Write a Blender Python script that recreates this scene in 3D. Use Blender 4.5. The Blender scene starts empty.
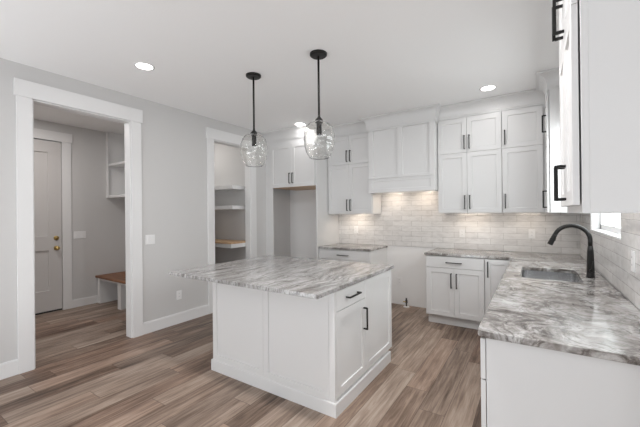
import bpy, bmesh, math, random
from mathutils import Vector, Matrix
random.seed(4)
S = bpy.context.scene
COL = S.collection

# ------------------------------------------------------------------ camera
F_PX, YAW, PITCH, ROLL, CAM_H, CX, CY = 324.70, 0.5796, 0.0021, 0.0100, 1.4372, 321.55, 212.70
def make_camera():
    c, s = math.cos(YAW), math.sin(YAW); cp, sp = math.cos(PITCH), math.sin(PITCH); cr, sr = math.cos(ROLL), math.sin(ROLL)
    R = Vector((c, s, 0)); F0 = Vector((-s, c, 0)); U0 = Vector((0, 0, 1))
    F = F0*cp + U0*sp; U = U0*cp - F0*sp
    R2 = R*cr - U*sr; U2 = R*sr + U*cr
    cam = bpy.data.cameras.new('camera'); o = bpy.data.objects.new('camera', cam); COL.objects.link(o)
    m = Matrix.Identity(4)
    for i in range(3):
        m[i][0] = R2[i]; m[i][1] = U2[i]; m[i][2] = -F[i]
    m[2][3] = CAM_H
    o.matrix_world = m
    cam.sensor_fit = 'HORIZONTAL'; cam.sensor_width = 36; cam.lens = 36*F_PX/640
    cam.shift_x = (320-CX)/640; cam.shift_y = (CY-213.5)/640
    cam.clip_start = 0.05
    S.camera = o
make_camera()

# ------------------------------------------------------------------ world, daylight, added fills, exposure
S.view_settings.view_transform = 'Standard'; S.view_settings.look = 'None'
S.view_settings.gamma = 1.0; S.view_settings.use_curve_mapping = False
S.view_settings.exposure = 0.05
S.cycles.diffuse_bounces = 10; S.cycles.max_bounces = 16
W = bpy.data.worlds.new('sky'); S.world = W; W.use_nodes = True
_n, _l = W.node_tree.nodes, W.node_tree.links
_bg = _n['Background']; _bg.inputs[0].default_value = (0.88, 0.94, 1.0, 1)
_tc = _n.new('ShaderNodeTexCoord'); _sp = _n.new('ShaderNodeSeparateXYZ'); _mr = _n.new('ShaderNodeMapRange')
_l.new(_tc.outputs['Generated'], _sp.inputs[0]); _l.new(_sp.outputs['Y'], _mr.inputs['Value'])     # overcast sky, brightest beyond the sink window
_mr.inputs['From Min'].default_value = 0.35; _mr.inputs['From Max'].default_value = 0.95
_mr.inputs['To Min'].default_value = 0.481; _mr.inputs['To Max'].default_value = 1.9
_l.new(_mr.outputs['Result'], _bg.inputs[1])
def area(name, loc, direction, sx, sy, power, color=(1, 1, 1)):
    l = bpy.data.lights.new(name, 'AREA'); l.shape = 'RECTANGLE'; l.size = sx; l.size_y = sy; l.energy = power; l.color = color
    o = bpy.data.objects.new(name, l); COL.objects.link(o); o.location = loc
    o.rotation_euler = Vector(direction).to_track_quat('-Z', 'Y').to_euler()
    return o
area('daylight_sink_window', (0.61, 3.40, 1.80), (-1, 0, -0.55), 1.25, 1.05, 25.5, (0.95, 0.98, 1.0))
area('added_ceiling_uplight', (-2.4, -1.3, 0.05), (0.15, 0.42, 1), 2.6, 2.2, 135.5, (0.93, 0.965, 1.0))  # unseen uplight behind the camera, added to brighten the ceiling
area('added_side_fill', (4.0, -2.2, 1.25), (-1, 0.95, 0.05), 3.0, 2.2, 40, (0.96, 0.98, 1.0))  # added fill from the right rear
area('added_rear_fill', (2.4, -3.4, 1.3), (-0.6, 1, 0.05), 2.2, 2.2, 44.8, (0.96, 0.98, 1.0))  # unseen fill behind the camera, added to reach the deep recesses
area('added_mudroom_fill', (-5.1, 1.3, 2.84), (0, 0, -1), 0.5, 0.5, 16.9, (1.0, 0.95, 0.92))  # fill added to brighten the mudroom, no fixture
area('added_pantry_fill', (-4.9, 3.35, 2.84), (0, 0, -1), 0.3, 0.3, 5.33, (1.0, 0.96, 0.92))  # fill added to brighten the pantry, no fixture
# ------------------------------------------------------------------ materials
def mat(name):
    m = bpy.data.materials.new(name); m.use_nodes = True
    return m, m.node_tree.nodes, m.node_tree.links, m.node_tree.nodes['Principled BSDF']
def simple(name, col, rough=0.5, metal=0.0, bump=0.0, bscale=80, spec=0.5):
    m, n, l, b = mat(name)
    b.inputs['Base Color'].default_value = (*col, 1); b.inputs['Roughness'].default_value = rough
    b.inputs['Metallic'].default_value = metal; b.inputs['Specular IOR Level'].default_value = spec
    if bump:
        g = n.new('ShaderNodeNewGeometry'); t = n.new('ShaderNodeTexNoise'); t.inputs['Scale'].default_value = bscale
        t.inputs['Detail'].default_value = 3
        l.new(g.outputs['Position'], t.inputs['Vector'])
        bp = n.new('ShaderNodeBump'); bp.inputs['Strength'].default_value = bump; bp.inputs['Distance'].default_value = 0.002
        l.new(t.outputs['Fac'], bp.inputs['Height']); l.new(bp.outputs['Normal'], b.inputs['Normal'])
    return m
def emis(name, col, strength):
    m, n, l, b = mat(name)
    b.inputs['Base Color'].default_value = (1, 1, 1, 1)
    b.inputs['Emission Color'].default_value = (*col, 1); b.inputs['Emission Strength'].default_value = strength
    return m
def math_node(n, l, op, a, b=None, c=None):
    q = n.new('ShaderNodeMath'); q.operation = op
    for i, v in enumerate((a, b, c)):
        if v is None: continue
        if isinstance(v, (int, float)): q.inputs[i].default_value = v
        else: l.new(v, q.inputs[i])
    return q.outputs[0]
def ramp(n, l, fac, stops):
    r = n.new('ShaderNodeValToRGB'); e = r.color_ramp.elements
    while len(e) < len(stops): e.new(0.5)
    for i, (p, c) in enumerate(stops):
        e[i].position = p; e[i].color = (*c, 1)
    l.new(fac, r.inputs[0]); return r.outputs[0]
def mix(n, l, mode, fac, a, b):
    q = n.new('ShaderNodeMix'); q.data_type = 'RGBA'; q.blend_type = mode
    if isinstance(fac, (int, float)): q.inputs[0].default_value = fac
    else: l.new(fac, q.inputs[0])
    for i, v in ((6, a), (7, b)):
        if isinstance(v, tuple): q.inputs[i].default_value = (*v, 1)
        else: l.new(v, q.inputs[i])
    return q.outputs[2]

WALL = simple('wall_paint', (0.60, 0.595, 0.59), 0.6, bump=0.15, bscale=160)
CEIL = simple('ceiling_paint', (0.90, 0.90, 0.90), 0.8, bump=0.3, bscale=60)
TRIM = simple('trim_paint', (0.76, 0.76, 0.76), 0.5)
CAB = simple('cabinet_paint', (0.70, 0.698, 0.695), 0.34)
BLACK = simple('black_metal', (0.012, 0.0115, 0.011), 0.38, 0.0, spec=0.3)
DARK = simple('dark_gap', (0.04, 0.04, 0.04), 0.6)
STEEL = simple('stainless_steel', (0.66, 0.66, 0.665), 0.24, 1.0)
BRASS = simple('brass', (0.58, 0.42, 0.17), 0.28, 1.0)
PLATE = simple('white_plastic', (0.80, 0.80, 0.80), 0.35)
LENS = emis('lamp_lens', (1.0, 0.97, 0.93), 9.0)
WARM = emis('warm_lamp_lens', (1.0, 0.80, 0.58), 1.6)

def floor_mat():
    m, n, l, b = mat('vinyl_plank_floor')
    g = n.new('ShaderNodeNewGeometry'); s = n.new('ShaderNodeSeparateXYZ'); l.new(g.outputs['Position'], s.inputs[0])
    M = lambda op, a, b_=None, c=None: math_node(n, l, op, a, b_, c)
    u = M('DIVIDE', s.outputs['X'], 0.18); row = M('FLOOR', u)
    wn = n.new('ShaderNodeTexWhiteNoise'); wn.noise_dimensions = '1D'; l.new(row, wn.inputs['W'])
    v = M('ADD', M('DIVIDE', s.outputs['Y'], 1.22), M('MULTIPLY', wn.outputs['Value'], 7.0)); col = M('FLOOR', v)
    cv = n.new('ShaderNodeCombineXYZ'); l.new(row, cv.inputs[0]); l.new(col, cv.inputs[1])
    w2 = n.new('ShaderNodeTexWhiteNoise'); w2.noise_dimensions = '2D'; l.new(cv.outputs[0], w2.inputs['Vector'])
    rnd = w2.outputs['Value']
    # long grain, shifted plank by plank
    gx = M('MULTIPLY', s.outputs['X'], 40.0); gy = M('MULTIPLY', s.outputs['Y'], 2.2)
    gv = n.new('ShaderNodeCombineXYZ'); l.new(gx, gv.inputs[0]); l.new(gy, gv.inputs[1]); l.new(M('MULTIPLY', rnd, 57.0), gv.inputs[2])
    t1 = n.new('ShaderNodeTexNoise'); t1.inputs['Scale'].default_value = 1.0; t1.inputs['Detail'].default_value = 9
    t1.inputs['Roughness'].default_value = 0.7; t1.inputs['Distortion'].default_value = 0.6; l.new(gv.outputs[0], t1.inputs['Vector'])
    gv2 = n.new('ShaderNodeCombineXYZ'); l.new(M('MULTIPLY', s.outputs['X'], 7.0), gv2.inputs[0]); l.new(M('MULTIPLY', s.outputs['Y'], 1.6), gv2.inputs[1]); l.new(M('MULTIPLY', rnd, 31.0), gv2.inputs[2])
    t2 = n.new('ShaderNodeTexNoise'); t2.inputs['Scale'].default_value = 1.0; t2.inputs['Detail'].default_value = 3; l.new(gv2.outputs[0], t2.inputs['Vector'])
    fac = M('ADD', M('ADD', M('MULTIPLY', rnd, 0.44), M('MULTIPLY', t1.outputs['Fac'], 1.65)), M('MULTIPLY', t2.outputs['Fac'], 0.75))
    fac = M('SUBTRACT', fac, 0.90)
    c = ramp(n, l, fac, [(0.12, (0.066, 0.040, 0.027)), (0.32, (0.150, 0.101, 0.073)), (0.52, (0.235, 0.168, 0.128)), (0.72, (0.325, 0.242, 0.188)), (0.92, (0.42, 0.33, 0.266))])
    # reddish planks here and there
    hue = ramp(n, l, w2.outputs['Color'], [(0.0, (1.07, 0.95, 0.90)), (0.5, (1.0, 1.0, 1.0)), (1.0, (0.95, 1.0, 1.04))])
    c = mix(n, l, 'MULTIPLY', 1.0, c, hue)
    # seams
    fu = M('FRACT', u); fv = M('FRACT', v)
    eu = M('MINIMUM', fu, M('SUBTRACT', 1.0, fu)); ev = M('MULTIPLY', M('MINIMUM', fv, M('SUBTRACT', 1.0, fv)), 6.8)
    e = M('MINIMUM', eu, ev); seam = M('LESS_THAN', e, 0.011)
    c = mix(n, l, 'MULTIPLY', M('MULTIPLY', seam, 0.75), c, (0.30, 0.25, 0.22))
    l.new(c, b.inputs['Base Color'])
    b.inputs['Roughness'].default_value = 0.42; b.inputs['Specular IOR Level'].default_value = 0.4
    bp = n.new('ShaderNodeBump'); bp.inputs['Strength'].default_value = 0.12; bp.inputs['Distance'].default_value = 0.002
    l.new(M('SUBTRACT', t1.outputs['Fac'], seam), bp.inputs['Height']); l.new(bp.outputs['Normal'], b.inputs['Normal'])
    return m
FLOOR = floor_mat()

def warp(n, l, amount, scale):
    g = n.new('ShaderNodeNewGeometry'); t = n.new('ShaderNodeTexNoise'); t.inputs['Scale'].default_value = scale; t.inputs['Detail'].default_value = 3
    l.new(g.outputs['Position'], t.inputs['Vector'])
    v = n.new('ShaderNodeVectorMath'); v.operation = 'MULTIPLY_ADD'
    l.new(t.outputs['Color'], v.inputs[0]); v.inputs[1].default_value = (amount, amount, amount); l.new(g.outputs['Position'], v.inputs[2])
    return v.outputs[0]
def tex(n, l, vec, rot, sc, detail=7, dist=0.8, rough=0.6, off=(0, 0, 0)):
    mp = n.new('ShaderNodeMapping'); mp.inputs['Rotation'].default_value = (0, 0, rot); mp.inputs['Scale'].default_value = sc; mp.inputs['Location'].default_value = off
    l.new(vec, mp.inputs['Vector'])
    t = n.new('ShaderNodeTexNoise'); t.inputs['Scale'].default_value = 1; t.inputs['Detail'].default_value = detail
    t.inputs['Distortion'].default_value = dist; t.inputs['Roughness'].default_value = rough
    l.new(mp.outputs[0], t.inputs['Vector']); return t.outputs['Fac']
def ridge(n, l, f, c=0.5):
    return math_node(n, l, 'ABSOLUTE', math_node(n, l, 'SUBTRACT', f, c))
def stone_streaky():
    m, n, l, b = mat('streaky_marble')
    P = warp(n, l, 0.22, 2.2)
    a = tex(n, l, P, -0.14, (6.5, 0.9, 3), 8, 0.9)
    d = tex(n, l, P, -0.08, (22.0, 1.8, 6), 7, 1.0, 0.7)
    v = tex(n, l, P, -0.10, (10.0, 1.0, 3), 7, 1.4, 0.6, (3.3, 1.0, 0))
    sp = tex(n, l, P, 0, (44, 44, 44), 4, 0.3)
    c = ramp(n, l, a, [(0.34, (0.20, 0.19, 0.182)), (0.43, (0.31, 0.303, 0.297)), (0.50, (0.41, 0.406, 0.402)), (0.58, (0.36, 0.354, 0.35)), (0.66, (0.50, 0.498, 0.495))])
    c = mix(n, l, 'MULTIPLY', 1.0, c, ramp(n, l, d, [(0.36, (0.48, 0.46, 0.445)), (0.45, (0.86, 0.85, 0.845)), (0.52, (1, 1, 1)), (0.64, (1.25, 1.25, 1.25))]))
    c = mix(n, l, 'MULTIPLY', 0.85, c, ramp(n, l, ridge(n, l, v, 0.48), [(0.0, (0.34, 0.315, 0.30)), (0.012, (0.62, 0.60, 0.585)), (0.035, (1, 1, 1))]))
    c = mix(n, l, 'MULTIPLY', 0.8, c, ramp(n, l, sp, [(0.34, (0.76, 0.75, 0.74)), (0.5, (1, 1, 1)), (0.66, (1.16, 1.16, 1.16))]))
    l.new(c, b.inputs['Base Color']); b.inputs['Roughness'].default_value = 0.14
    return m
def stone_cloudy():
    m, n, l, b = mat('cloudy_marble')
    P = warp(n, l, 0.35, 2.6)
    a = tex(n, l, P, 0.9, (2.6, 2.9, 2), 8, 1.3, 0.62, (2.3, 0.7, 0))
    d = tex(n, l, P, 0.9, (2.9, 3.2, 2), 8, 1.6, 0.68, (0.4, 5.1, 0))
    v = tex(n, l, P, 0.6, (2.4, 3.0, 2), 8, 1.5, 0.62, (7.2, 2.1, 0))
    v2 = tex(n, l, P, 0.2, (5.0, 6.5, 2), 8, 1.2, 0.66, (1.2, 4.1, 0))
    mid = tex(n, l, P, 0.4, (13, 15, 13), 6, 0.8, 0.7)
    sp = tex(n, l, P, 0, (52, 52, 52), 4, 0.3)
    c = ramp(n, l, a, [(0.34, (0.23, 0.21, 0.197)), (0.43, (0.315, 0.297, 0.285)), (0.50, (0.395, 0.383, 0.374)), (0.58, (0.46, 0.456, 0.452)), (0.68, (0.34, 0.322, 0.31))])
    c = mix(n, l, 'MULTIPLY', 1.0, c, ramp(n, l, d, [(0.38, (0.34, 0.315, 0.30)), (0.43, (0.66, 0.64, 0.625)), (0.48, (1, 1, 1)), (0.62, (1.14, 1.14, 1.14))]))
    c = mix(n, l, 'MULTIPLY', 0.9, c, ramp(n, l, ridge(n, l, v, 0.5), [(0.0, (0.30, 0.28, 0.265)), (0.010, (0.58, 0.56, 0.545)), (0.030, (1, 1, 1))]))
    c = mix(n, l, 'MULTIPLY', 0.7, c, ramp(n, l, ridge(n, l, v2, 0.47), [(0.0, (0.45, 0.43, 0.415)), (0.015, (0.80, 0.79, 0.78)), (0.04, (1.06, 1.06, 1.06))]))
    c = mix(n, l, 'MULTIPLY', 0.9, c, ramp(n, l, mid, [(0.36, (0.70, 0.685, 0.675)), (0.5, (1, 1, 1)), (0.64, (1.2, 1.2, 1.2))]))
    c = mix(n, l, 'MULTIPLY', 0.85, c, ramp(n, l, sp, [(0.34, (0.72, 0.71, 0.70)), (0.5, (1, 1, 1)), (0.66, (1.18, 1.18, 1.18))]))
    l.new(c, b.inputs['Base Color']); b.inputs['Roughness'].default_value = 0.13
    return m
STONE_I, STONE_C = stone_streaky(), stone_cloudy()

def tile_mat(name, axis):
    m, n, l, b = mat(name)
    g = n.new('ShaderNodeNewGeometry'); s = n.new('ShaderNodeSeparateXYZ'); l.new(g.outputs['Position'], s.inputs[0])
    cv = n.new('ShaderNodeCombineXYZ')
    l.new(math_node(n, l, 'ADD', s.outputs[axis], 10.046), cv.inputs[0]); l.new(math_node(n, l, 'SUBTRACT', s.outputs['Z'], 0.914), cv.inputs[1])
    br = n.new('ShaderNodeTexBrick'); l.new(cv.outputs[0], br.inputs['Vector'])
    br.inputs['Scale'].default_value = 1.0; br.inputs['Brick Width'].default_value = 0.308; br.inputs['Row Height'].default_value = 0.0785
    br.inputs['Mortar Size'].default_value = 0.0022; br.inputs['Mortar Smooth'].default_value = 0.3; br.offset = 0.5
    br.inputs['Color1'].default_value = (0.75, 0.742, 0.735, 1); br.inputs['Color2'].default_value = (0.67, 0.658, 0.65, 1)
    br.inputs['Mortar'].default_value = (0.42, 0.41, 0.40, 1)
    t = n.new('ShaderNodeTexNoise'); t.inputs['Scale'].default_value = 11; t.inputs['Detail'].default_value = 4; t.inputs['Distortion'].default_value = 0.5
    mp = n.new('ShaderNodeMapping'); mp.inputs['Scale'].default_value = (1, 1, 2.4) ; l.new(g.outputs['Position'], mp.inputs['Vector']); l.new(mp.outputs[0], t.inputs['Vector'])
    tone = ramp(n, l, t.outputs['Fac'], [(0.3, (0.90, 0.895, 0.89)), (0.5, (1, 1, 1)), (0.7, (1.06, 1.06, 1.06))])
    c = mix(n, l, 'MULTIPLY', 1.0, br.outputs['Color'], tone)
    l.new(c, b.inputs['Base Color']); b.inputs['Roughness'].default_value = 0.16
    h = math_node(n, l, 'SUBTRACT', math_node(n, l, 'MULTIPLY', t.outputs['Fac'], 0.9), br.outputs['Fac'])
    bp = n.new('ShaderNodeBump'); bp.inputs['Strength'].default_value = 0.5; bp.inputs['Distance'].default_value = 0.003
    l.new(h, bp.inputs['Height']); l.new(bp.outputs['Normal'], b.inputs['Normal'])
    return m
TILE_B, TILE_R = tile_mat('backsplash_tile_back', 'X'), tile_mat('backsplash_tile_side', 'Y')

def wood_mat(name, dark, light, axis='X', rough=0.45):
    m, n, l, b = mat(name)
    g = n.new('ShaderNodeNewGeometry'); mp = n.new('ShaderNodeMapping')
    mp.inputs['Scale'].default_value = (2, 26, 26) if axis == 'X' else (26, 2, 26)
    l.new(g.outputs['Position'], mp.inputs['Vector'])
    t = n.new('ShaderNodeTexNoise'); t.inputs['Scale'].default_value = 1; t.inputs['Detail'].default_value = 5; t.inputs['Distortion'].default_value = 0.5
    l.new(mp.outputs[0], t.inputs['Vector'])
    c = ramp(n, l, t.outputs['Fac'], [(0.3, dark), (0.7, light)])
    l.new(c, b.inputs['Base Color']); b.inputs['Roughness'].default_value = rough
    return m
WOOD_BENCH = wood_mat('stained_bench_wood', (0.13, 0.052, 0.024), (0.30, 0.135, 0.062))
WOOD_TAN = wood_mat('pale_wood', (0.46, 0.29, 0.16), (0.66, 0.45, 0.28))

def glass_mat():
    m, n, l, b = mat('shade_glass')
    b.inputs['Base Color'].default_value = (0.98, 0.98, 0.97, 1); b.inputs['Roughness'].default_value = 0.0
    b.inputs['Transmission Weight'].default_value = 1.0; b.inputs['IOR'].default_value = 1.45
    return m
GLASS = glass_mat()
def pane_mat():
    m, n, l, b = mat('window_glass'); n.remove(b)
    out = n['Material Output']; t = n.new('ShaderNodeBsdfTransparent'); gl = n.new('ShaderNodeBsdfGlossy'); gl.inputs['Roughness'].default_value = 0.0
    t.inputs[0].default_value = (0.94, 0.96, 0.95, 1)
    mx = n.new('ShaderNodeMixShader'); mx.inputs[0].default_value = 0.06
    l.new(t.outputs[0], mx.inputs[1]); l.new(gl.outputs[0], mx.inputs[2]); l.new(mx.outputs[0], out.inputs['Surface'])
    return m
PANE = pane_mat()

# ------------------------------------------------------------------ mesh helpers
class B:
    def __init__(self): self.bm = bmesh.new()
    def box(self, x0, x1, y0, y1, z0, z1):
        v = [self.bm.verts.new(p) for p in ((x0,y0,z0),(x1,y0,z0),(x1,y1,z0),(x0,y1,z0),(x0,y0,z1),(x1,y0,z1),(x1,y1,z1),(x0,y1,z1))]
        for f in ((0,3,2,1),(4,5,6,7),(0,1,5,4),(1,2,6,5),(2,3,7,6),(3,0,4,7)): self.bm.faces.new([v[i] for i in f])
        return self
    def rings(self, rings, closed=True, cap=True):
        R = [[self.bm.verts.new(p) for p in r] for r in rings]
        k = len(R[0])
        for a, b in zip(R, R[1:]):
            for i in range(k if closed else k-1):
                j = (i+1) % k
                self.bm.faces.new((a[i], a[j], b[j], b[i]))
        if cap and closed:
            self.bm.faces.new(R[0][::-1]); self.bm.faces.new(R[-1])
        return self
    def lathe(self, c, prof, seg=32, axis='Z', cap=True):
        rs = []
        for r, h in prof:
            ring = []
            for i in range(seg):
                a = 2*math.pi*i/seg; ca, sa = r*math.cos(a), r*math.sin(a)
                ring.append({'Z': (c[0]+ca, c[1]+sa, c[2]+h), 'X': (c[0]+h, c[1]+ca, c[2]+sa), 'Y': (c[0]+ca, c[1]+h, c[2]+sa)}[axis])
            rs.append(ring)
        return self.rings(rs, True, cap)
    def tube(self, pts, radii, seg=14):
        pts = [Vector(p) for p in pts]
        if isinstance(radii, (int, float)): radii = [radii]*len(pts)
        rs = []; ref = None
        for i, p in enumerate(pts):
            t = (pts[min(i+1, len(pts)-1)] - pts[max(i-1, 0)]).normalized()
            if ref is None: ref = t.orthogonal().normalized()
            ref = (ref - t*ref.dot(t)).normalized(); o = t.cross(ref)
            rs.append([p + (ref*math.cos(2*math.pi*k/seg) + o*math.sin(2*math.pi*k/seg))*radii[i] for k in range(seg)])
        return self.rings(rs)
    def front(self, p0, axis, nrm, w, h, t=0.02, shaker=True, fr=0.058, rec=0.009, panels=None, ch=0.0015):
        """a door or drawer front: p0 = lower corner on the carcass plane; panels = recessed rectangles"""
        p0, axis, nrm, Z = Vector(p0), Vector(axis), Vector(nrm), Vector((0, 0, 1))
        P = lambda a, z, d: self.bm.verts.new(p0 + axis*a + Z*z + nrm*d)
        rect = lambda a0, a1, z0, z1, d: [P(a0, z0, d), P(a1, z0, d), P(a1, z1, d), P(a0, z1, d)]
        def band(r, q):
            for i in range(4): self.bm.faces.new((r[i], r[(i+1) % 4], q[(i+1) % 4], q[i]))
        if panels is None: panels = [(fr, w-fr, fr, h-fr)] if shaker else []
        r0 = rect(0, w, 0, h, 0); r1 = rect(0, w, 0, h, t-ch); r2 = rect(ch, w-ch, ch, h-ch, t)
        self.bm.faces.new(r0); band(r0, r1); band(r1, r2)
        # front plane with holes: tile by cuts
        if not panels: self.bm.faces.new(r2); return self
        xs = sorted({ch, w-ch, *[p[0] for p in panels], *[p[1] for p in panels]}); zs = sorted({ch, h-ch, *[p[2] for p in panels], *[p[3] for p in panels]})
        for i in range(len(xs)-1):
            for j in range(len(zs)-1):
                mx, mz = (xs[i]+xs[i+1])/2, (zs[j]+zs[j+1])/2
                if any(p[0] < mx < p[1] and p[2] < mz < p[3] for p in panels): continue
                self.bm.faces.new(rect(xs[i], xs[i+1], zs[j], zs[j+1], t))
        for a0, a1, z0, z1 in panels:
            q0 = rect(a0, a1, z0, z1, t); q1 = rect(a0+.0035, a1-.0035, z0+.0035, z1-.0035, t-rec)
            band(q0, q1); self.bm.faces.new(q1)
        return self
    def sweep(self, path, prof, left=True):
        """profile (out, z) swept along an open XY path with mitred corners; out is to the right of the travel direction"""
        pts = [Vector((p[0], p[1], 0)) for p in path]; rs = []
        def nr(a, b): d = (b-a).normalized(); return Vector((d.y, -d.x, 0))
        for i, p in enumerate(pts):
            if i == 0: o = nr(pts[0], pts[1])
            elif i == len(pts)-1: o = nr(pts[-2], pts[-1])
            else:
                a, b = nr(pts[i-1], p), nr(p, pts[i+1]); o = (a+b) / (1 + a.dot(b))
            rs.append([p + o*d + Vector((0, 0, z)) for d, z in prof])
        return self.rings(rs)
ORIG = {}
def obj(name, b, m, parent=None, bevel=0.0, smooth=False, origin=None, label=None, segs=2):
    bm = b.bm
    bmesh.ops.remove_doubles(bm, verts=bm.verts, dist=1e-5)
    bmesh.ops.recalc_face_normals(bm, faces=bm.faces)
    if origin is None:
        origin = ORIG[parent.name] if parent else Vector((0, 0, 0))
        if parent is None:
            xs = [v.co for v in bm.verts]
            origin = Vector(((min(v.x for v in xs)+max(v.x for v in xs))/2, (min(v.y for v in xs)+max(v.y for v in xs))/2, min(v.z for v in xs)))
    origin = Vector(origin)
    bmesh.ops.translate(bm, verts=bm.verts, vec=-origin)
    me = bpy.data.meshes.new(name); bm.to_mesh(me); bm.free()
    me.materials.append(m)
    o = bpy.data.objects.new(name, me); COL.objects.link(o)
    if parent: o.parent = parent; o.location = origin - ORIG[parent.name]
    else: o.location = origin
    ORIG[o.name] = origin
    if bevel:
        md = o.modifiers.new('bevel', 'BEVEL'); md.width = bevel; md.segments = segs; md.limit_method = 'ANGLE'; md.angle_limit = math.radians(40)
    if smooth: me.polygons.foreach_set('use_smooth', [True]*len(me.polygons)); me.update()
    if label: o['label'] = label
    return o
def tag(o, label, cat, group=None):
    o['label'] = label; o['category'] = cat
    if group: o['group'] = group
    return o
def thing(name, label, cat, loc, group=None):
    o = bpy.data.objects.new(name, None); COL.objects.link(o); o.location = loc; o.empty_display_size = 0.1
    ORIG[o.name] = Vector(loc)
    return tag(o, label, cat, group)
def struct(name, b, m, parent=None, **k):
    o = obj(name, b, m, parent, **k)
    if parent is None: o['kind'] = 'structure'
    return o
def copy_tree(root, loc):
    r = root.copy(); COL.objects.link(r); r.location = loc
    def rec(src, dst):
        for ch in src.children:
            c = ch.copy(); COL.objects.link(c); c.parent = dst; rec(ch, c)
    rec(root, r); return r
Z3 = Vector((0, 0, 1))
def pull(parent, c, along, nrm, L):
    """square bar pull centred at c on the front's face"""
    c, along, nrm = Vector(c), Vector(along), Vector(nrm); side = along.cross(nrm); h = 0.0055
    b = B()
    def bx(ctr, ha, hn, hs):
        v = []
        for sa in (-1, 1):
            for sn in (-1, 1):
                for ss in (-1, 1): v.append(b.bm.verts.new(ctr + along*sa*ha + nrm*sn*hn + side*ss*hs))
        for f in ((0,1,3,2),(4,6,7,5),(0,4,5,1),(2,3,7,6),(0,2,6,4),(1,5,7,3)): b.bm.faces.new([v[i] for i in f])
    so = 0.034
    bx(c + nrm*so, L/2, h, h)
    for s in (-1, 1): bx(c + along*s*(L/2-h) + nrm*(so-h)/2, h, (so-h)/2, h)
    return obj('handle', b, BLACK, parent, bevel=0.0012, label='black square bar pull')

# ------------------------------------------------------------------ room shell
XL, XLB, XR, YB, ZC = -3.954, -4.074, 0.466, 4.93, 2.848
ZT = 2.866
struct('floor', B().box(-6.3, 4.2, -4.0, 5.2, -0.06, 0.0), FLOOR)
struct('ceiling', B().box(-6.3, 4.2, -4.0, 5.2, ZC, ZC+0.1), CEIL)
O1 = (1.07, 1.965, 2.543); O2 = (3.14, 3.885, 2.543)
b = B()
b.box(XLB, XL, -4.0, O1[0], 0, ZC).box(XLB, XL, O1[1], O2[0], 0, ZC).box(XLB, XL, O2[1], YB, 0, ZC)
b.box(XLB, XL, O1[0], O1[1], O1[2], ZC).box(XLB, XL, O2[0], O2[1], O2[2], ZC)
struct('wall_left', b, WALL)
struct('wall_back', B().box(-6.2, XR+0.15, YB, YB+0.12, 0, ZC), simple('lightened_back_wall', (0.80, 0.797, 0.793), 0.6, bump=0.15, bscale=160))  # base colour raised to lighten the dim range space and alcove
WY0, WY1, WZ0, WZ1 = 2.75, 4.055, 1.25, 2.36
b = B()
b.box(XR, XR+0.15, 1.30, WY0, 0, ZC).box(XR, XR+0.15, WY1, YB, 0, ZC).box(XR, XR+0.15, WY0, WY1, 0, WZ0).box(XR, XR+0.15, WY0, WY1, WZ1, ZC)
struct('wall_right', b, WALL)
XM = -6.05
b = B().box(XM-0.1, XM, 0.2, 1.075, 0, ZC).box(XM-0.1, XM, 1.985, YB, 0, ZC).box(XM-0.1, XM, 1.075, 1.985, 2.57, ZC)
struct('wall_mudroom', b, WALL)
struct('wall_mudroom_side', B().box(XM, XLB, 2.93, 3.02, 0, ZC), WALL)
struct('wall_mudroom_near', B().box(XM, XLB, 0.1, 0.2, 0, ZC), WALL)
struct('wall_pantry', B().box(XM, XLB, 3.96, 4.05, 0, ZC), WALL)
struct('wall_pantry_end', B().box(-5.45, -5.36, 3.02, 3.96, 0, ZC), WALL)

def casing(n, x, op, nd, w=0.115, wh=0.155, depth=0.12, over=0.015, jamb=True):
    """square craftsman casing round an opening in a wall of constant x, facing +x"""
    y0, y1, z = op; b = B(); t = 0.02
    b.box(x, x+t, y0-w, y0, 0, z); b.box(x, x+t, y1, y1+w, 0, z)
    b.box(x, x+t+0.006, y0-w-over, y1+w+over, z, z+wh)
    if jamb:
        b.box(x-depth, x, y0-0.0005, y0+0.012, 0, z); b.box(x-depth, x, y1-0.012, y1+0.0005, 0, z); b.box(x-depth, x, y0, y1, z-0.012, z)
    return struct('trim_%d' % n, b, TRIM, bevel=0.002)
casing(1, XL, O1, 0); casing(2, XL, O2, 0)
casing(3, XM, (1.075, 1.985, 2.57), 0, jamb=False, wh=0.14)

def base_prof(x, y0, y1, h=0.14):     # on a wall facing +x
    return B().box(x, x+0.015, y0, y1, 0, h-0.012).box(x, x+0.010, y0, y1, h-0.012, h)
struct('baseboard_left', base_prof(XL, O1[1]+0.115, O2[0]-0.115), TRIM, bevel=0.002)
struct('baseboard_near', base_prof(XL, -4.0, O1[0]-0.115), TRIM, bevel=0.002)
struct('baseboard_alcove', base_prof(XL, 4.28, YB), TRIM, bevel=0.002)
struct('baseboard_mudroom', base_prof(XM, 1.985+0.115, 2.93, 0.125), TRIM, bevel=0.002)
struct('baseboard_mudroom_side', B().box(XM+0.015, XLB, 2.915, 2.93, 0, 0.125), TRIM, bevel=0.002)
struct('baseboard_pantry', B().box(-5.36, XLB, 3.945, 3.96, 0, 0.13), TRIM, bevel=0.002)

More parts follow.
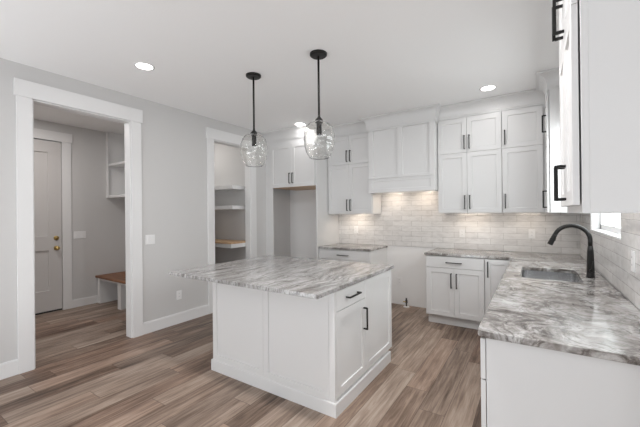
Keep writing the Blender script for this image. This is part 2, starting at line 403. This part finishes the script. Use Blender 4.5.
# mudroom door
DG = simple('door_paint', (0.60, 0.585, 0.575), 0.45)
w, h = 0.90, 2.535
b = B().front((XM-0.055, 1.98, 0.025), (0, -1, 0), (1, 0, 0), w, h, t=0.045, panels=[(0.16, w-0.16, 0.30, 0.90), (0.16, w-0.16, 1.115, h-0.17)], rec=0.018)
door = struct('door_1', b, DG)
door['label'] = 'grey painted two panel door in the mudroom seen through the wide cased opening'
obj('deadbolt', B().lathe((XM-0.01, 1.913, 1.105), [(0.033, 0), (0.033, 0.010), (0.026, 0.016), (0.012, 0.017), (0.012, 0.03)], 24, 'X'), BRASS, door, smooth=True, label='brass deadbolt')
obj('door_knob', B().lathe((XM-0.01, 1.913, 0.954), [(0.033, 0), (0.033, 0.008), (0.012, 0.012), (0.012, 0.035), (0.024, 0.042), (0.030, 0.055), (0.027, 0.068), (0.012, 0.074)], 24, 'X'), BRASS, door, smooth=True, label='brass door knob')
obj('door_sweep', B().box(XM-0.052, XM-0.008, 1.082, 1.978, 0.003, 0.024), DARK, door, label='black weather sweep')
# sink window
b = B()
xw = XR+0.10
b.box(XR-0.002, xw, WY0, WY0+0.012, WZ0+0.012, WZ1-0.012).box(XR-0.002, xw, WY1-0.012, WY1, WZ0+0.012, WZ1-0.012).box(XR-0.002, xw, WY0, WY1, WZ1-0.012, WZ1)
win = struct('window_1', b, TRIM)
win['label'] = 'white lined window over the sink'
obj('window_sill', B().box(XR-0.012, xw, WY0, WY1, WZ0, WZ0+0.012), TRIM, win, bevel=0.002)
b = B(); e = 0.045
for y0, y1, z0, z1 in ((WY0+.012, WY0+.012+e, WZ0+.012, WZ1-.012), (WY1-.012-e, WY1-.012, WZ0+.012, WZ1-.012), (WY0+.012, WY1-.012, WZ0+.012, WZ0+.012+e), (WY0+.012, WY1-.012, WZ1-.012-e, WZ1-.012), (3.385, 3.42, WZ0+.05, WZ1-.05)):
    b.box(xw-0.04, xw, y0, y1, z0, z1)
obj('window_frame', b, TRIM, win)
obj('pane', B().box(xw-0.022, xw-0.018, WY0+0.05, WY1-0.05, WZ0+0.05, WZ1-0.05), PANE, win)

# ------------------------------------------------------------------ cabinets
YU, YF, XU, ZU, ZM, ZD = 4.586, 4.250, 0.140, 1.422, 2.213, 2.666   # front planes and heights
GAP = 0.0015
def crown_prof(z0, out=0.092, z1=ZC-0.002):
    p = [(0.0, z0), (0.010, z0), (0.010, z0+0.018), (0.018, z0+0.020)]
    for i in range(7):                                     # cove
        a = i/6*math.pi/2
        p.append((0.018+(out-0.026)*(1-math.cos(a)), z0+0.024+(z1-z0-0.046)*math.sin(a)))
    p += [(out, z1-0.018), (out, z1), (0.0, z1)]
    return p
def crown(parent, path, z0=2.682, out=0.112):
    return obj('crown_moulding', B().sweep(path, crown_prof(z0, out)), CAB, parent)
def door(parent, p0, axis, nrm, w, h, handle=None, L=0.178, **k):
    """handle: (distance from p0 along, height over p0 of the pull's centre)"""
    p0, ax, nv = Vector(p0), Vector(axis), Vector(nrm)
    d = obj('door', B().front(p0, ax, nv, w, h, **k), CAB, parent)
    if handle: pull(d, p0 + ax*handle[0] + Z3*handle[1] + nv*0.02, (0, 0, 1), nv, L)
    return d
def drawer(parent, p0, axis, nrm, w, h, L=0.185, hd=True, hz=None):
    p0, ax, nv = Vector(p0), Vector(axis), Vector(nrm)
    d = obj('drawer', B().front(p0, ax, nv, w, h, shaker=False), CAB, parent)
    if hd: pull(d, p0 + ax*(w/2) + Z3*(hz if hz else h/2) + nv*0.02, ax, nv, L)
    return d
XP, YN = (1, 0, 0), (0, -1, 0)

# refrigerator alcove cabinet
t = thing('refrigerator_alcove_cabinet', 'tall white cabinet framing the empty refrigerator alcove beside the pantry doorway', 'cabinet', (-3.41, 4.6, 0))
obj('side_panel', B().box(-2.888, -2.866, YF, YB-0.002, 0, ZC-0.003), CAB, t)
obj('filler_stile', B().box(XL+0.001, -3.79, YF, YF+0.02, 0, ZC-0.003), CAB, t, bevel=0.001)
obj('cabinet_box', B().box(-3.79, -2.889, YF+0.001, YB-0.002, 1.888, ZC-0.003), CAB, t)
obj('bottom_panel', B().box(-3.788, -2.892, YF+0.012, YB-0.002, 1.878, 1.888), WOOD_TAN, t, label='unpainted wood underside')
wd = (3.815-2.898)/2
door(t, (-3.815, YF, 1.882), XP, YN, wd-GAP, 2.594-1.882, (wd-0.032, 0.145), 0.172)
door(t, (-3.815+wd, YF, 1.882), XP, YN, wd, 2.594-1.882, (0.032, 0.145), 0.172)
crown(t, [(XL+0.002, YF), (-2.866, YF), (-2.866, YU-0.09)], 2.672)

def upper(name, label, x0, x1, doors, cr, group=None):
    t = thing(name, label, 'wall cabinet', ((x0+x1)/2, 4.75, ZU), group)
    obj('cabinet_box', B().box(x0+0.0007, x1-0.0007, YU+0.0005, YB-0.010, ZU, ZC-0.003), CAB, t)
    for a0, a1, hs in doors:
        for z0, z1, hz in ((ZU+0.004, ZM-GAP, 0.138), (ZM+GAP, ZD, 0.130)):
            hx = 0.030 if hs < 0 else a1-a0-0.030
            door(t, (a0+GAP, YU, z0), XP, YN, a1-a0-2*GAP, z1-z0, (hx, hz), 0.178)
    crown(t, cr)
    return t
upper('wall_cabinet', 'white two door stacked wall cabinet between the refrigerator alcove and the range hood', -2.865, -2.064,
      [(-2.850, -2.4635, 1), (-2.4635, -2.072, -1)], [(-2.865, YU), (-2.064, YU)])
upper('wall_cabinet', 'white stacked wall cabinet with paired doors just right of the range hood', -1.094, -0.326,
      [(-1.090, -0.724, 1), (-0.724, -0.328, -1)], [(-1.094, YU), (-0.326, YU)])
upper('wall_cabinet', 'white stacked wall cabinet with single doors right of the paired one, ending at the corner', -0.326, 0.138,
      [(-0.324, 0.096, -1)], [(-0.326, YU), (0.137, YU)])
def side_upper(label, y0, y1, splits, cr, z0=ZU):
    t = thing('wall_cabinet', label, 'wall cabinet', (0.3, (y0+y1)/2, z0))
    obj('cabinet_box', B().box(XU, XR-0.010, y0+0.004, y1-0.001, z0, ZC-0.003), CAB, t)
    fw = 0.062 if y0 > 3 else 0.020
    obj('end_panel', B().front((XU, y0+0.004, z0), XP, YN, XR-0.010-XU, ZC-0.006-z0, t=0.004, panels=[(fw, XR-0.010-XU-0.03, 0.0025, 1.24)], rec=0.0025, ch=0.001), CAB, t)
    zm = 2.165 if y0 < 3 else ZM
    for a0, a1, hs in splits:               # fronts face -x, run along +y
        for q0, q1, hz in ((z0+0.030 if y0 < 3 else z0+0.004, zm-GAP, 0.099 if y0 < 3 else 0.135), (zm+GAP, ZD, 0.102 if y0 < 3 else 0.130)):
            hy = 0.030 if hs < 0 else a1-a0-0.030
            door(t, (XU-0.006, a0+GAP, q0), (0, 1, 0), (-1, 0, 0), a1-a0-2*GAP, q1-q0, (hy, hz), 0.150 if y0 < 3 else 0.178)
    crown(t, cr)
    return t
side_upper('white corner wall cabinet on the window wall, beyond the sink window', 4.055, YU-0.024, [(4.06, 4.545, -1)], [(XU, 4.47), (XU, 4.055), (XR-0.010, 4.055)][::1])
side_upper('large white wall cabinet nearest the camera, cropped at the upper right', 1.440, 2.050, [(1.442, 1.745, 1), (1.745, 2.048, -1)], [(XR-0.01, 2.05), (XU, 2.05), (XU, 1.44), (XR-0.01, 1.44)], 1.428)

# range hood
t = thing('range_hood', 'white panelled wooden range hood over the empty range space', 'range hood', (-1.58, 4.7, 1.73))
YH, hx0, hx1 = 4.46, -2.062, -1.096
obj('hood_box', B().box(hx0+0.0012, hx1-0.0012, YH+0.002, YB-0.010, 1.7785, ZC-0.004), CAB, t)
HW = hx1-hx0
obj('front_panel', B().front((hx0, YH+0.002, 1.946), XP, YN, HW, 2.66-1.946, t=0.018, panels=[(0.075, HW/2-0.038, 0.028, 0.70), (HW/2+0.038, HW-0.075, 0.028, 0.70)], rec=0.016), CAB, t)
obj('bottom_rail', B().front((hx0, YH+0.002, 1.730), XP, YN, HW, 0.207, t=0.022, panels=[(0.06, HW-0.06, 0.055, 0.165)], rec=0.008), CAB, t)
obj('ledge', B().box(hx0-0.002, hx1+0.002, YH-0.034, YH+0.002, 1.936, 1.948), CAB, t, bevel=0.003)
obj('side_skirt', B().box(hx0, hx0+0.018, YH+0.0025, YB-0.010, 1.730, 1.7785), CAB, t)
obj('side_skirt', B().box(hx1-0.018, hx1, YH+0.0025, YB-0.010, 1.730, 1.7785), CAB, t)
vi = obj('vent_insert', B().box(hx0+0.02, hx1-0.02, YH+0.004, YB-0.012, 1.766, 1.778), simple('vent_metal', (0.25, 0.25, 0.25), 0.35, 0.8), t, label='dark metal vent insert')
for x in (-1.82, -1.34):
    obj('hood_lamp', B().lathe((x, 4.72, 1.7625), [(0.032, 0), (0.032, 0.003)], 20), WARM, vi, label='small round warm lamp')
    area('hood_lamp_light', (x, 4.72, 1.759), (0, 0.25, -1), 0.06, 0.06, 1.3, (1.0, 0.84, 0.68))
obj('crown_moulding', B().sweep([(hx0, YU-0.02), (hx0, YH-0.016), (hx1, YH-0.016), (hx1, YU-0.02)], crown_prof(2.648, 0.085)), CAB, t)

# under-cabinet LED strips
def led(x0, x1, y, z, power, label, vert=False, xx=None):
    t = tag(obj('led_strip', B().box(x0, x1, y-0.008, y+0.008, z-0.004, z), PLATE), label, 'under cabinet light', 'warm strips under the wall cabinets')
    area('led_strip_light', ((x0+x1)/2, y, z-0.012), (0, 0.35, -1), x1-x0, 0.02, power, (1.0, 0.84, 0.68))
led(-2.62, -2.30, 4.70, ZU, 1.1, 'short warm light strip under the cabinet left of the range hood')
led(-0.90, -0.52, 4.70, ZU, 0.9, 'short warm light strip under the cabinet right of the range hood')
led(-0.20, 0.06, 4.70, ZU, 0.5, 'short warm light strip under the cabinet in the back corner')

# base cabinets ------------------------------------------------------------
YBF, TOE, ZB, ZS = 4.298, 0.115, 0.884, 0.914
t = thing('base_cabinet', 'white base cabinet left of the empty range space, mostly behind the island', 'base cabinet', (-2.41, 4.6, 0))
obj('cabinet_box', B().box(-2.863, -1.974, YBF, YB-0.002, TOE, ZB), CAB, t)
obj('toe_kick', B().box(-2.863, -1.974, YBF+0.07, YB-0.002, 0, TOE), CAB, t)
drawer(t, (-2.855, YBF, 0.732), XP, YN, 0.873, 0.140)
for x0, hx in ((-2.855, 0.404), (-2.4165, 0.03)): door(t, (x0, YBF, 0.125), XP, YN, 0.4345, 0.602, (hx, 0.455), 0.183)
t = thing('base_cabinet', 'white base cabinet with one drawer over two doors right of the range space', 'base cabinet', (-0.845, 4.6, 0))
obj('cabinet_box', B().box(-1.192, -0.499, YBF, YB-0.002, TOE, ZB), CAB, t)
obj('toe_kick', B().box(-1.178, -0.499, YBF+0.055, YB-0.002, 0, TOE), CAB, t)
drawer(t, (-1.180, YBF, 0.735), XP, YN, 0.677, 0.138)
for x0, hx in ((-1.180, 0.307), (-0.8405, 0.03)): door(t, (x0, YBF, 0.125), XP, YN, 0.3375, 0.605, (hx, 0.455), 0.183)
t = thing('base_cabinet', 'narrow white corner base cabinet with one full height door beside the sink run', 'base cabinet', (-0.35, 4.6, 0))
obj('cabinet_box', B().box(-0.498, -0.186, YBF, YB-0.002, TOE, ZB), CAB, t)
obj('toe_kick', B().box(-0.498, -0.186, YBF+0.055, YB-0.002, 0, TOE), CAB, t)
door(t, (-0.494, YBF, 0.125), XP, YN, 0.285, 0.748, (0.032, 0.632), 0.183)
# run under the window: fronts face -x
XS = -0.184
t = thing('base_cabinet', 'white drawer base cabinet at the near end of the sink counter, plain end panel', 'base cabinet', (0.14, 2.0, 0))
obj('cabinet_box', B().box(XS, XR-0.002, 1.622, 2.40, TOE, ZB), CAB, t)
obj('end_panel', B().box(XS, XR-0.002, 1.604, 1.622, 0, ZB), CAB, t, bevel=0.001, label='plain white end panel')
obj('toe_kick', B().box(XS+0.07, XR-0.002, 1.622, 2.40, 0, TOE), CAB, t)
for z0, z1 in ((0.125, 0.405), (0.411, 0.687), (0.693, 0.872)):
    drawer(t, (XS-0.003, 1.604, z0), (0, 1, 0), (-1, 0, 0), 0.792, z1-z0)
t = thing('base_cabinet', 'white sink base cabinet under the stainless sink', 'base cabinet', (0.14, 3.3, 0))
b = B().box(XS, XR-0.002, 2.402, 2.42, TOE, ZB).box(XS, XR-0.002, 4.18, 4.20, TOE, ZB).box(XS, XR-0.002, 2.42, 4.18, TOE, TOE+0.02).box(XR-0.02, XR-0.002, 2.42, 4.18, TOE+0.02, ZB).box(XS, XS+0.018, 2.42, 4.18, TOE+0.02, ZB)
obj('cabinet_box', b, CAB, t)
obj('toe_kick', B().box(XS+0.07, XR-0.002, 2.402, 4.20, 0, TOE), CAB, t)
for y0, wv, hy in ((2.406, 0.44, 0.41), (2.85, 0.44, 0.41), (3.294, 0.44, 0.03), (3.738, 0.44, 0.03)):
    door(t, (XS-0.003, y0, 0.125), (0, 1, 0), (-1, 0, 0), wv, 0.748, (hy, 0.632), 0.183)

# countertops ---------------------------------------------------------------
def rrect(x0, x1, y0, y1, r, n=6):
    pts = []
    for cx, cy, a0 in ((x1-r, y0+r, -90), (x1-r, y1-r, 0), (x0+r, y1-r, 90), (x0+r, y0+r, 180)):
        for i in range(n+1):
            a = math.radians(a0+90*i/n); pts.append((cx+r*math.cos(a), cy+r*math.sin(a)))
    return pts
def slab(name, loops, z0, z1, m):
    b = B(); es = []
    for lp in loops:
        vs = [b.bm.verts.new((x, y, z0)) for x, y in lp]
        es += [b.bm.edges.new((vs[i], vs[(i+1) % len(vs)])) for i in range(len(vs))]
    r = bmesh.ops.triangle_fill(b.bm, edges=es, use_beauty=True)
    fs = [f for f in r['geom'] if isinstance(f, bmesh.types.BMFace)]
    e = bmesh.ops.extrude_face_region(b.bm, geom=fs)
    bmesh.ops.translate(b.bm, verts=[v for v in e['geom'] if isinstance(v, bmesh.types.BMVert)], vec=(0, 0, z1-z0))
    return obj(name, b, m, bevel=0.003)
tag(slab('countertop', [rrect(-2.862, -1.962, 4.272, YB-0.010, 0.004, 2)], ZB, ZS, STONE_C), 'short grey marble countertop left of the range space', 'countertop')
SK = (-0.100, 0.300, 3.020, 3.620)
outer = [(-1.204, 4.272), (-0.2167, 4.272), (-0.2167, 1.600), (-0.1967, 1.580), (XR-0.010, 1.580), (XR-0.010, YB-0.010), (-1.204, YB-0.010)]
tag(slab('countertop', [outer, rrect(*SK, 0.045)[::-1]], ZB, ZS, STONE_C), 'L-shaped swirled grey marble countertop holding the sink', 'countertop')

# sink
x0, x1, y0, y1 = SK
b = B(); rings = []
for off, z, r in ((0.012, 0.8835, 0.05), (-0.004, 0.8835, 0.045), (-0.006, 0.700, 0.045), (-0.030, 0.672, 0.03)):
    rings.append([(x, y, z) for x, y in rrect(x0-off, x1+off, y0-off, y1+off, r)])
b.rings(rings, cap=False)
b.bm.verts.ensure_lookup_table(); k = len(rings[0]); b.bm.faces.new(b.bm.verts[-k:])
sk = obj('kitchen_sink', b, STEEL)
tag(sk, 'undermount stainless steel sink set in the L-shaped countertop', 'sink')
md = sk.modifiers.new('solidify', 'SOLIDIFY'); md.thickness = 0.0015; md.offset = -1
obj('drain', B().lathe((0.10, 3.32, 0.672), [(0.045, 0.0005), (0.045, 0.004), (0.030, 0.004), (0.026, 0.002)], 24), simple('drain_metal', (0.4, 0.4, 0.4), 0.3, 1.0), sk, smooth=False)

# faucet
fx, fy = 0.368, 3.300
t = thing('faucet', 'black gooseneck pull-down faucet behind the sink', 'faucet', (fx, fy, ZS))
obj('base', B().lathe((fx, fy, ZS), [(0.029, 0.0005), (0.029, 0.006), (0.0265, 0.010), (0.025, 0.090), (0.021, 0.20), (0.0165, 0.245)], 24), BLACK, t, smooth=True)
pts = [(fx, fy, ZS+0.24)]; R = 0.116
for i in range(21):
    a = math.radians(i*160/20); pts.append((fx-R+R*math.cos(a), fy, ZS+0.288+R*math.sin(a)))
obj('spout', B().tube(pts, 0.0155, 16), BLACK, t, smooth=True)
e = Vector(pts[-1]); d = (Vector(pts[-1])-Vector(pts[-2])).normalized()
hd = obj('spray_head', B().tube([e-d*0.004, e+d*0.012, e+d*0.030, e+d*0.085, e+d*0.090], [0.0160, 0.0172, 0.0182, 0.0205, 0.0190], 18), BLACK, t, smooth=True)
obj('spray_button', B().tube([e+d*0.034+Vector((0.017, 0, 0.006)), e+d*0.062+Vector((0.021, 0, 0.006))], 0.006, 10), BLACK, hd)
obj('lever', B().tube([(fx, fy-0.018, ZS+0.055), (fx+0.006, fy-0.040, ZS+0.058), (fx+0.008, fy-0.046, ZS+0.074), (fx+0.012, fy-0.052, ZS+0.128)], [0.014, 0.013, 0.008, 0.006], 12), BLACK, t, smooth=True)

# island ----------------------------------------------------------------------
ix0, ix1, iy0, iy1 = -2.498, -1.200, 1.972, 3.045
t = thing('kitchen_island', 'white panelled kitchen island in the middle of the room', 'kitchen island', (-1.85, 2.5, 0))
obj('cabinet_box', B().box(ix0, ix1, iy0, iy1, 0.0996, ZB), CAB, t)
obj('toe_kick', B().box(ix0-0.010, ix1+0.020, iy0-0.014, iy1-0.055, 0, 0.0995), CAB, t)
half = (ix1-0.032-ix0)/2
for i in range(2):
    obj('back_panel', B().front((ix0+i*half+GAP/2, iy0, 0.10), XP, YN, half-GAP, ZB-0.104, t=0.014, fr=0.052, rec=0.010), CAB, t)
obj('corner_post', B().box(ix1-0.031, ix1+0.018, iy0-0.014, iy0-0.0005, 0.10, ZB-0.002).box(ix1+0.0005, ix1+0.018, iy0-0.0005, iy0+0.006, 0.10, ZB-0.002), CAB, t, bevel=0.001)
obj('end_panel', B().front((ix0, iy1, 0.118), (0, -1, 0), (-1, 0, 0), iy1-iy0, ZB-0.122, t=0.010, fr=0.06, rec=0.006), CAB, t)
drawer(t, (ix1, iy0+0.010, 0.735), (0, 1, 0), XP, 0.470, 0.144, 0.190, hz=0.076)
door(t, (ix1, iy0+0.010, 0.122), (0, 1, 0), XP, 0.470, 0.608, (0.435, 0.452), 0.180)
obj('end_panel', B().front((ix1, iy0+0.484, 0.122), (0, 1, 0), XP, iy1-iy0-0.488, 0.757, fr=0.058), CAB, t)
prof = [(0.0, 0.0), (0.007, 0.0), (0.007, 0.092), (0.004, 0.098), (0.0, 0.100)]
obj('base_moulding', B().sweep([(ix0-0.0105, iy1-0.055), (ix0-0.0105, iy0-0.0145), (ix1+0.0205, iy0-0.0145), (ix1+0.0205, iy1-0.055)], prof), CAB, t)
tag(slab('countertop', [rrect(-2.825, -1.172, 1.728, 3.100, 0.012, 3)], ZB, ZS, STONE_I), 'large streaked grey marble countertop overhanging the island', 'countertop')

# ------------------------------------------------------------------ backsplash
tag(obj('backsplash', B().box(-2.864, XR-0.009, YB-0.009, YB-0.0003, ZS, ZU-0.0005).box(-2.062, -1.096, YB-0.009, YB-0.0003, ZU-0.0005, 1.738), TILE_B), 'long glossy greige tile backsplash on the back wall under the cabinets', 'backsplash')
b = B().box(XR-0.009, XR-0.0003, 1.58, YB-0.0095, ZS, WZ0).box(XR-0.009, XR-0.0003, 1.58, WY0, WZ0, 1.427).box(XR-0.009, XR-0.0003, WY1, YB-0.0095, WZ0, ZU-0.0005)
tag(obj('backsplash', b, TILE_R), 'greige tile backsplash on the window wall behind the faucet', 'backsplash')

# ------------------------------------------------------------------ pendants and recessed lights
def pendant(loc, label):
    x, y, _ = loc
    t = thing('pendant_light', label, 'pendant light', loc, 'pendants over the island')
    obj('canopy', B().lathe(loc, [(0.076, -0.0005), (0.076, -0.016), (0.066, -0.024), (0.014, -0.026)], 36), BLACK, t, smooth=False)
    obj('stem', B().lathe(loc, [(0.0095, -0.026), (0.0095, -0.560)], 16), BLACK, t, smooth=True)
    obj('socket', B().lathe(loc, [(0.010, -0.545), (0.012, -0.560), (0.036, -0.590), (0.036, -0.598), (0.023, -0.600), (0.023, -0.718), (0.018, -0.720)], 28), BLACK, t)
    prof = [(0.030, -0.6005), (0.056, -0.604), (0.090, -0.620), (0.116, -0.652), (0.132, -0.700), (0.137, -0.750), (0.133, -0.800), (0.120, -0.855), (0.100, -0.900), (0.084, -0.922)]
    inner = [(r-0.0035, z-(0.0035 if i < 3 else 0)) for i, (r, z) in enumerate(prof)]
    b = B(); seg = 56; rs = []
    fine = []
    def interp(pr):
        out = []
        for (r0, z0), (r1, z1) in zip(pr, pr[1:]):
            for k in range(4): out.append((r0+(r1-r0)*k/4, z0+(z1-z0)*k/4))
        return out+[pr[-1]]
    path = interp(prof) + interp(inner)[::-1]
    for r, z in path:
        ring = []
        for i in range(seg):
            a = 2*math.pi*i/seg
            wv = 0.0022*math.sin(z*105+1.9*math.sin(a*2)+a) + 0.0022*math.sin(a*9+z*30+1.2*math.sin(z*60))
            rr = r + (wv if r > 0.06 else 0)
            ring.append((x+rr*math.cos(a), y+rr*math.sin(a), loc[2]+z))
        rs.append(ring)
    rs.append(rs[0]); b.rings(rs, cap=False)
    obj('glass_shade', b, GLASS, t, smooth=True, label='clear rippled glass shade')
    return t
p1 = pendant((-2.372, 2.386, ZC), 'left of the two black stemmed clear glass pendants, in front of the pantry doorway casing')
p2 = copy_tree(p1, (-1.580, 2.388, ZC))
tag(p2, 'right of the two black stemmed clear glass pendants, in front of the refrigerator side panel', 'pendant light', 'pendants over the island')

def can(loc, label):
    t = thing('recessed_light', label, 'recessed light', loc, 'recessed ceiling lights')
    obj('trim_ring', B().lathe(loc, [(0.088, 0), (0.088, -0.004), (0.078, -0.007), (0.072, -0.006), (0.070, 0)], 36, cap=False), TRIM, t, smooth=True)
    obj('lens', B().lathe(loc, [(0.071, -0.001), (0.071, -0.004)], 36), LENS, t, label='glowing white lens')
    return t
CANS = [((-3.072, 1.658, ZC), 'glowing recessed ceiling light near the wide cased doorway'),
        ((-3.071, 4.090, ZC), 'glowing recessed ceiling light just in front of the refrigerator cabinet'),
        ((-0.426, 4.140, ZC), 'glowing recessed ceiling light in front of the cabinets right of the hood')]
c0 = can(*CANS[0])
for l_, lab in CANS[1:]:
    tag(copy_tree(c0, l_), lab, 'recessed light', 'recessed ceiling lights')
for x, y, pw in ((-3.072, 1.658, 2.3), (-3.071, 4.09, 2.0), (-0.426, 4.14, 2.0), (-0.95, 1.48, 38.0), (-3.045, -0.9, 2.5), (-0.43, -1.2, 2.5)):  # three at the visible cans, then three unseen disks added as fill
    l = bpy.data.lights.new('ceiling_disk', 'AREA'); l.shape = 'DISK'; l.size = 0.14; l.energy = pw; l.color = (1.0, 0.98, 0.97)
    o = bpy.data.objects.new('ceiling_disk', l); COL.objects.link(o); o.location = (x, y, ZC-0.010)

# ------------------------------------------------------------------ switches and outlets
def plate(name, label, cat, c, nrm, gangs, kind, group=None, z=0.115):
    """c = centre on the wall"""
    c, n = Vector(c), Vector(nrm); ax = Vector((-n.y, n.x, 0)); w = 0.072 + 0.046*(gangs-1)
    t = thing(name, label, cat, c, group)
    p0 = c - ax*w/2 - Z3*z/2
    obj('cover_plate', B().front(p0, ax, n, w, z, t=0.0055, shaker=False, ch=0.002), PLATE, t)
    for g in range(gangs):
        q = c + ax*((g-(gangs-1)/2)*0.046) + n*0.0055
        if kind == 'switch':
            obj('rocker', B().front(q-ax*0.0165-Z3*0.034, ax, n, 0.033, 0.068, t=0.004, shaker=False), PLATE, t)
        else:
            for dz in (-0.021, 0.021):
                r = obj('socket', B().front(q-ax*0.0165-Z3*0.014+Z3*dz, ax, n, 0.033, 0.028, t=0.002, shaker=False, ch=0.0008), PLATE, t)
                bb = B()
                for s in (-0.006, 0.006): bb.front(q+ax*(s-0.001)-Z3*0.003+Z3*dz+n*0.002, ax, n, 0.002, 0.009, t=0.0004, shaker=False, ch=0.0001)
                obj('slot', bb, DARK, r)
    return t
plate('light_switch', 'white two gang light switch on the left wall beside the wide cased opening', 'light switch', (XL+0.0003, 2.185, 1.138), XP, 2, 'switch')
plate('light_switch', 'white three gang light switch inside the mudroom beside the grey door', 'light switch', (XM+0.0003, 2.215, 1.135), XP, 3, 'switch')
plate('wall_outlet', 'white outlet low on the left wall behind the island overhang', 'wall outlet', (XL+0.0003, 2.566, 0.373), XP, 1, 'outlet')
plate('wall_outlet', 'white outlet on the tile left of the range space', 'wall outlet', (-2.525, YB-0.0093, 1.155), YN, 1, 'outlet')
plate('wall_outlet', 'white outlet on the tile below the paired cabinet doors, right of the range space', 'wall outlet', (-0.853, YB-0.0093, 1.135), YN, 1, 'outlet')
plate('wall_outlet', 'white outlet on the back wall tile near the corner, behind the faucet spout', 'wall outlet', (-0.027, YB-0.0093, 1.150), YN, 1, 'outlet')
plate('wall_outlet', 'white outlet on the window wall tile at the right edge of the picture', 'wall outlet', (XR-0.0093, 2.44, 1.155), (-1, 0, 0), 1, 'outlet')
plate('wall_outlet', 'white range outlet low on the bare wall of the range space', 'wall outlet', (-1.775, YB-0.0003, 0.365), YN, 1, 'outlet')
# gas stub in the range space
t = thing('gas_valve', 'small dark gas shutoff valve standing on the floor of the range space', 'gas valve', (-1.64, 4.84, 0))
obj('floor_flange', B().lathe((-1.64, 4.84, 0), [(0.045, 0.0005), (0.042, 0.010), (0.014, 0.013)], 20), PLATE, t, label='white floor flange')
obj('pipe', B().lathe((-1.64, 4.84, 0), [(0.011, 0.012), (0.011, 0.06), (0.018, 0.062), (0.018, 0.10), (0.012, 0.102), (0.012, 0.135)], 16), simple('dark_pipe', (0.07, 0.065, 0.06), 0.4, 0.8), t)
obj('valve_lever', B().box(-1.685, -1.64, 4.815, 4.823, 0.074, 0.088), BRASS, t, bevel=0.002)

# ------------------------------------------------------------------ mudroom bench, cubbies and pantry shelves
t = thing('mudroom_bench', 'wood topped white bench in the mudroom beyond the wide cased opening', 'bench', (-5.1, 2.68, 0))
obj('bench_top', B().box(XM+0.002, XLB-0.002, 2.425, 2.913, 0.418, 0.452), WOOD_BENCH, t, bevel=0.003, label='brown stained wood top')
obj('apron', B().box(XM+0.105, -5.36, 2.452, 2.472, 0.385, 0.418).box(-5.26, XLB-0.105, 2.452, 2.472, 0.385, 0.418), TRIM, t)
for x0, x1 in ((XM+0.018, XM+0.105), (-5.36, -5.26), (XLB-0.105, XLB-0.018)):
    obj('leg', B().box(x0, x1, 2.450, 2.912, 0, 0.418), TRIM, t, bevel=0.002)
t = thing('cubby_shelf', 'white wall hung cubby shelves above the mudroom bench', 'shelf unit', (-5.1, 2.76, 1.735))
CY0, CY1 = 2.600, 2.929
for x0, x1 in ((XM+0.002, XM+0.03), (-5.36, -5.33), (-4.74, -4.71), (XLB-0.03, XLB-0.002)):
    obj('side_panel', B().box(x0, x1, CY0+0.0125, CY1, 1.735, ZC-0.003), TRIM, t)
    xm = (x0+x1)/2
    a, c_ = max(x0-0.02, XM+0.002), min(x1+0.04, XLB-0.002)
    obj('face_stile', B().box(a, c_, CY0, CY0+0.012, 1.735, ZC-0.003), TRIM, t)
for x0, x1 in ((XM+0.03, -5.36), (-5.33, -4.74), (-4.71, XLB-0.03)):
    for z0, z1 in ((1.735, 1.775), (2.270, 2.305)):
        obj('shelf', B().box(x0, x1, CY0+0.0125, CY1, z0, z1), TRIM, t)
obj('back_panel', B().box(XM+0.031, XLB-0.031, CY1, CY1+0.0008, 1.78, ZC-0.01), TRIM, t)
for z, lab in ((1.888, 'upper white shelf board along the pantry wall'), (1.552, 'second white shelf board along the pantry wall, under the upper one')):
    s = obj('pantry_shelf', B().box(-5.358, -4.152, 3.665, 3.9595, z-0.030, z+0.030), TRIM, bevel=0.002)
    tag(s, lab, 'shelf', 'white pantry shelves')
t = thing('pantry_counter', 'wood topped pantry counter with white front edge below the shelves', 'counter', (-4.7, 3.8, 0))
obj('counter_top', B().box(-5.357, XLB-0.003, 3.56, 3.9435, 0.955, 0.985), WOOD_TAN, t, bevel=0.002, label='pale brown wood top')
obj('front_apron', B().box(-5.357, XLB-0.003, 3.566, 3.586, 0.890, 0.9548), TRIM, t, bevel=0.001)
obj('support_panel', B().box(-5.357, -5.335, 3.59, 3.9435, 0, 0.9548), TRIM, t)
obj('end_apron', B().box(XLB-0.023, XLB-0.003, 3.5865, 3.9435, 0.890, 0.9548), TRIM, t)
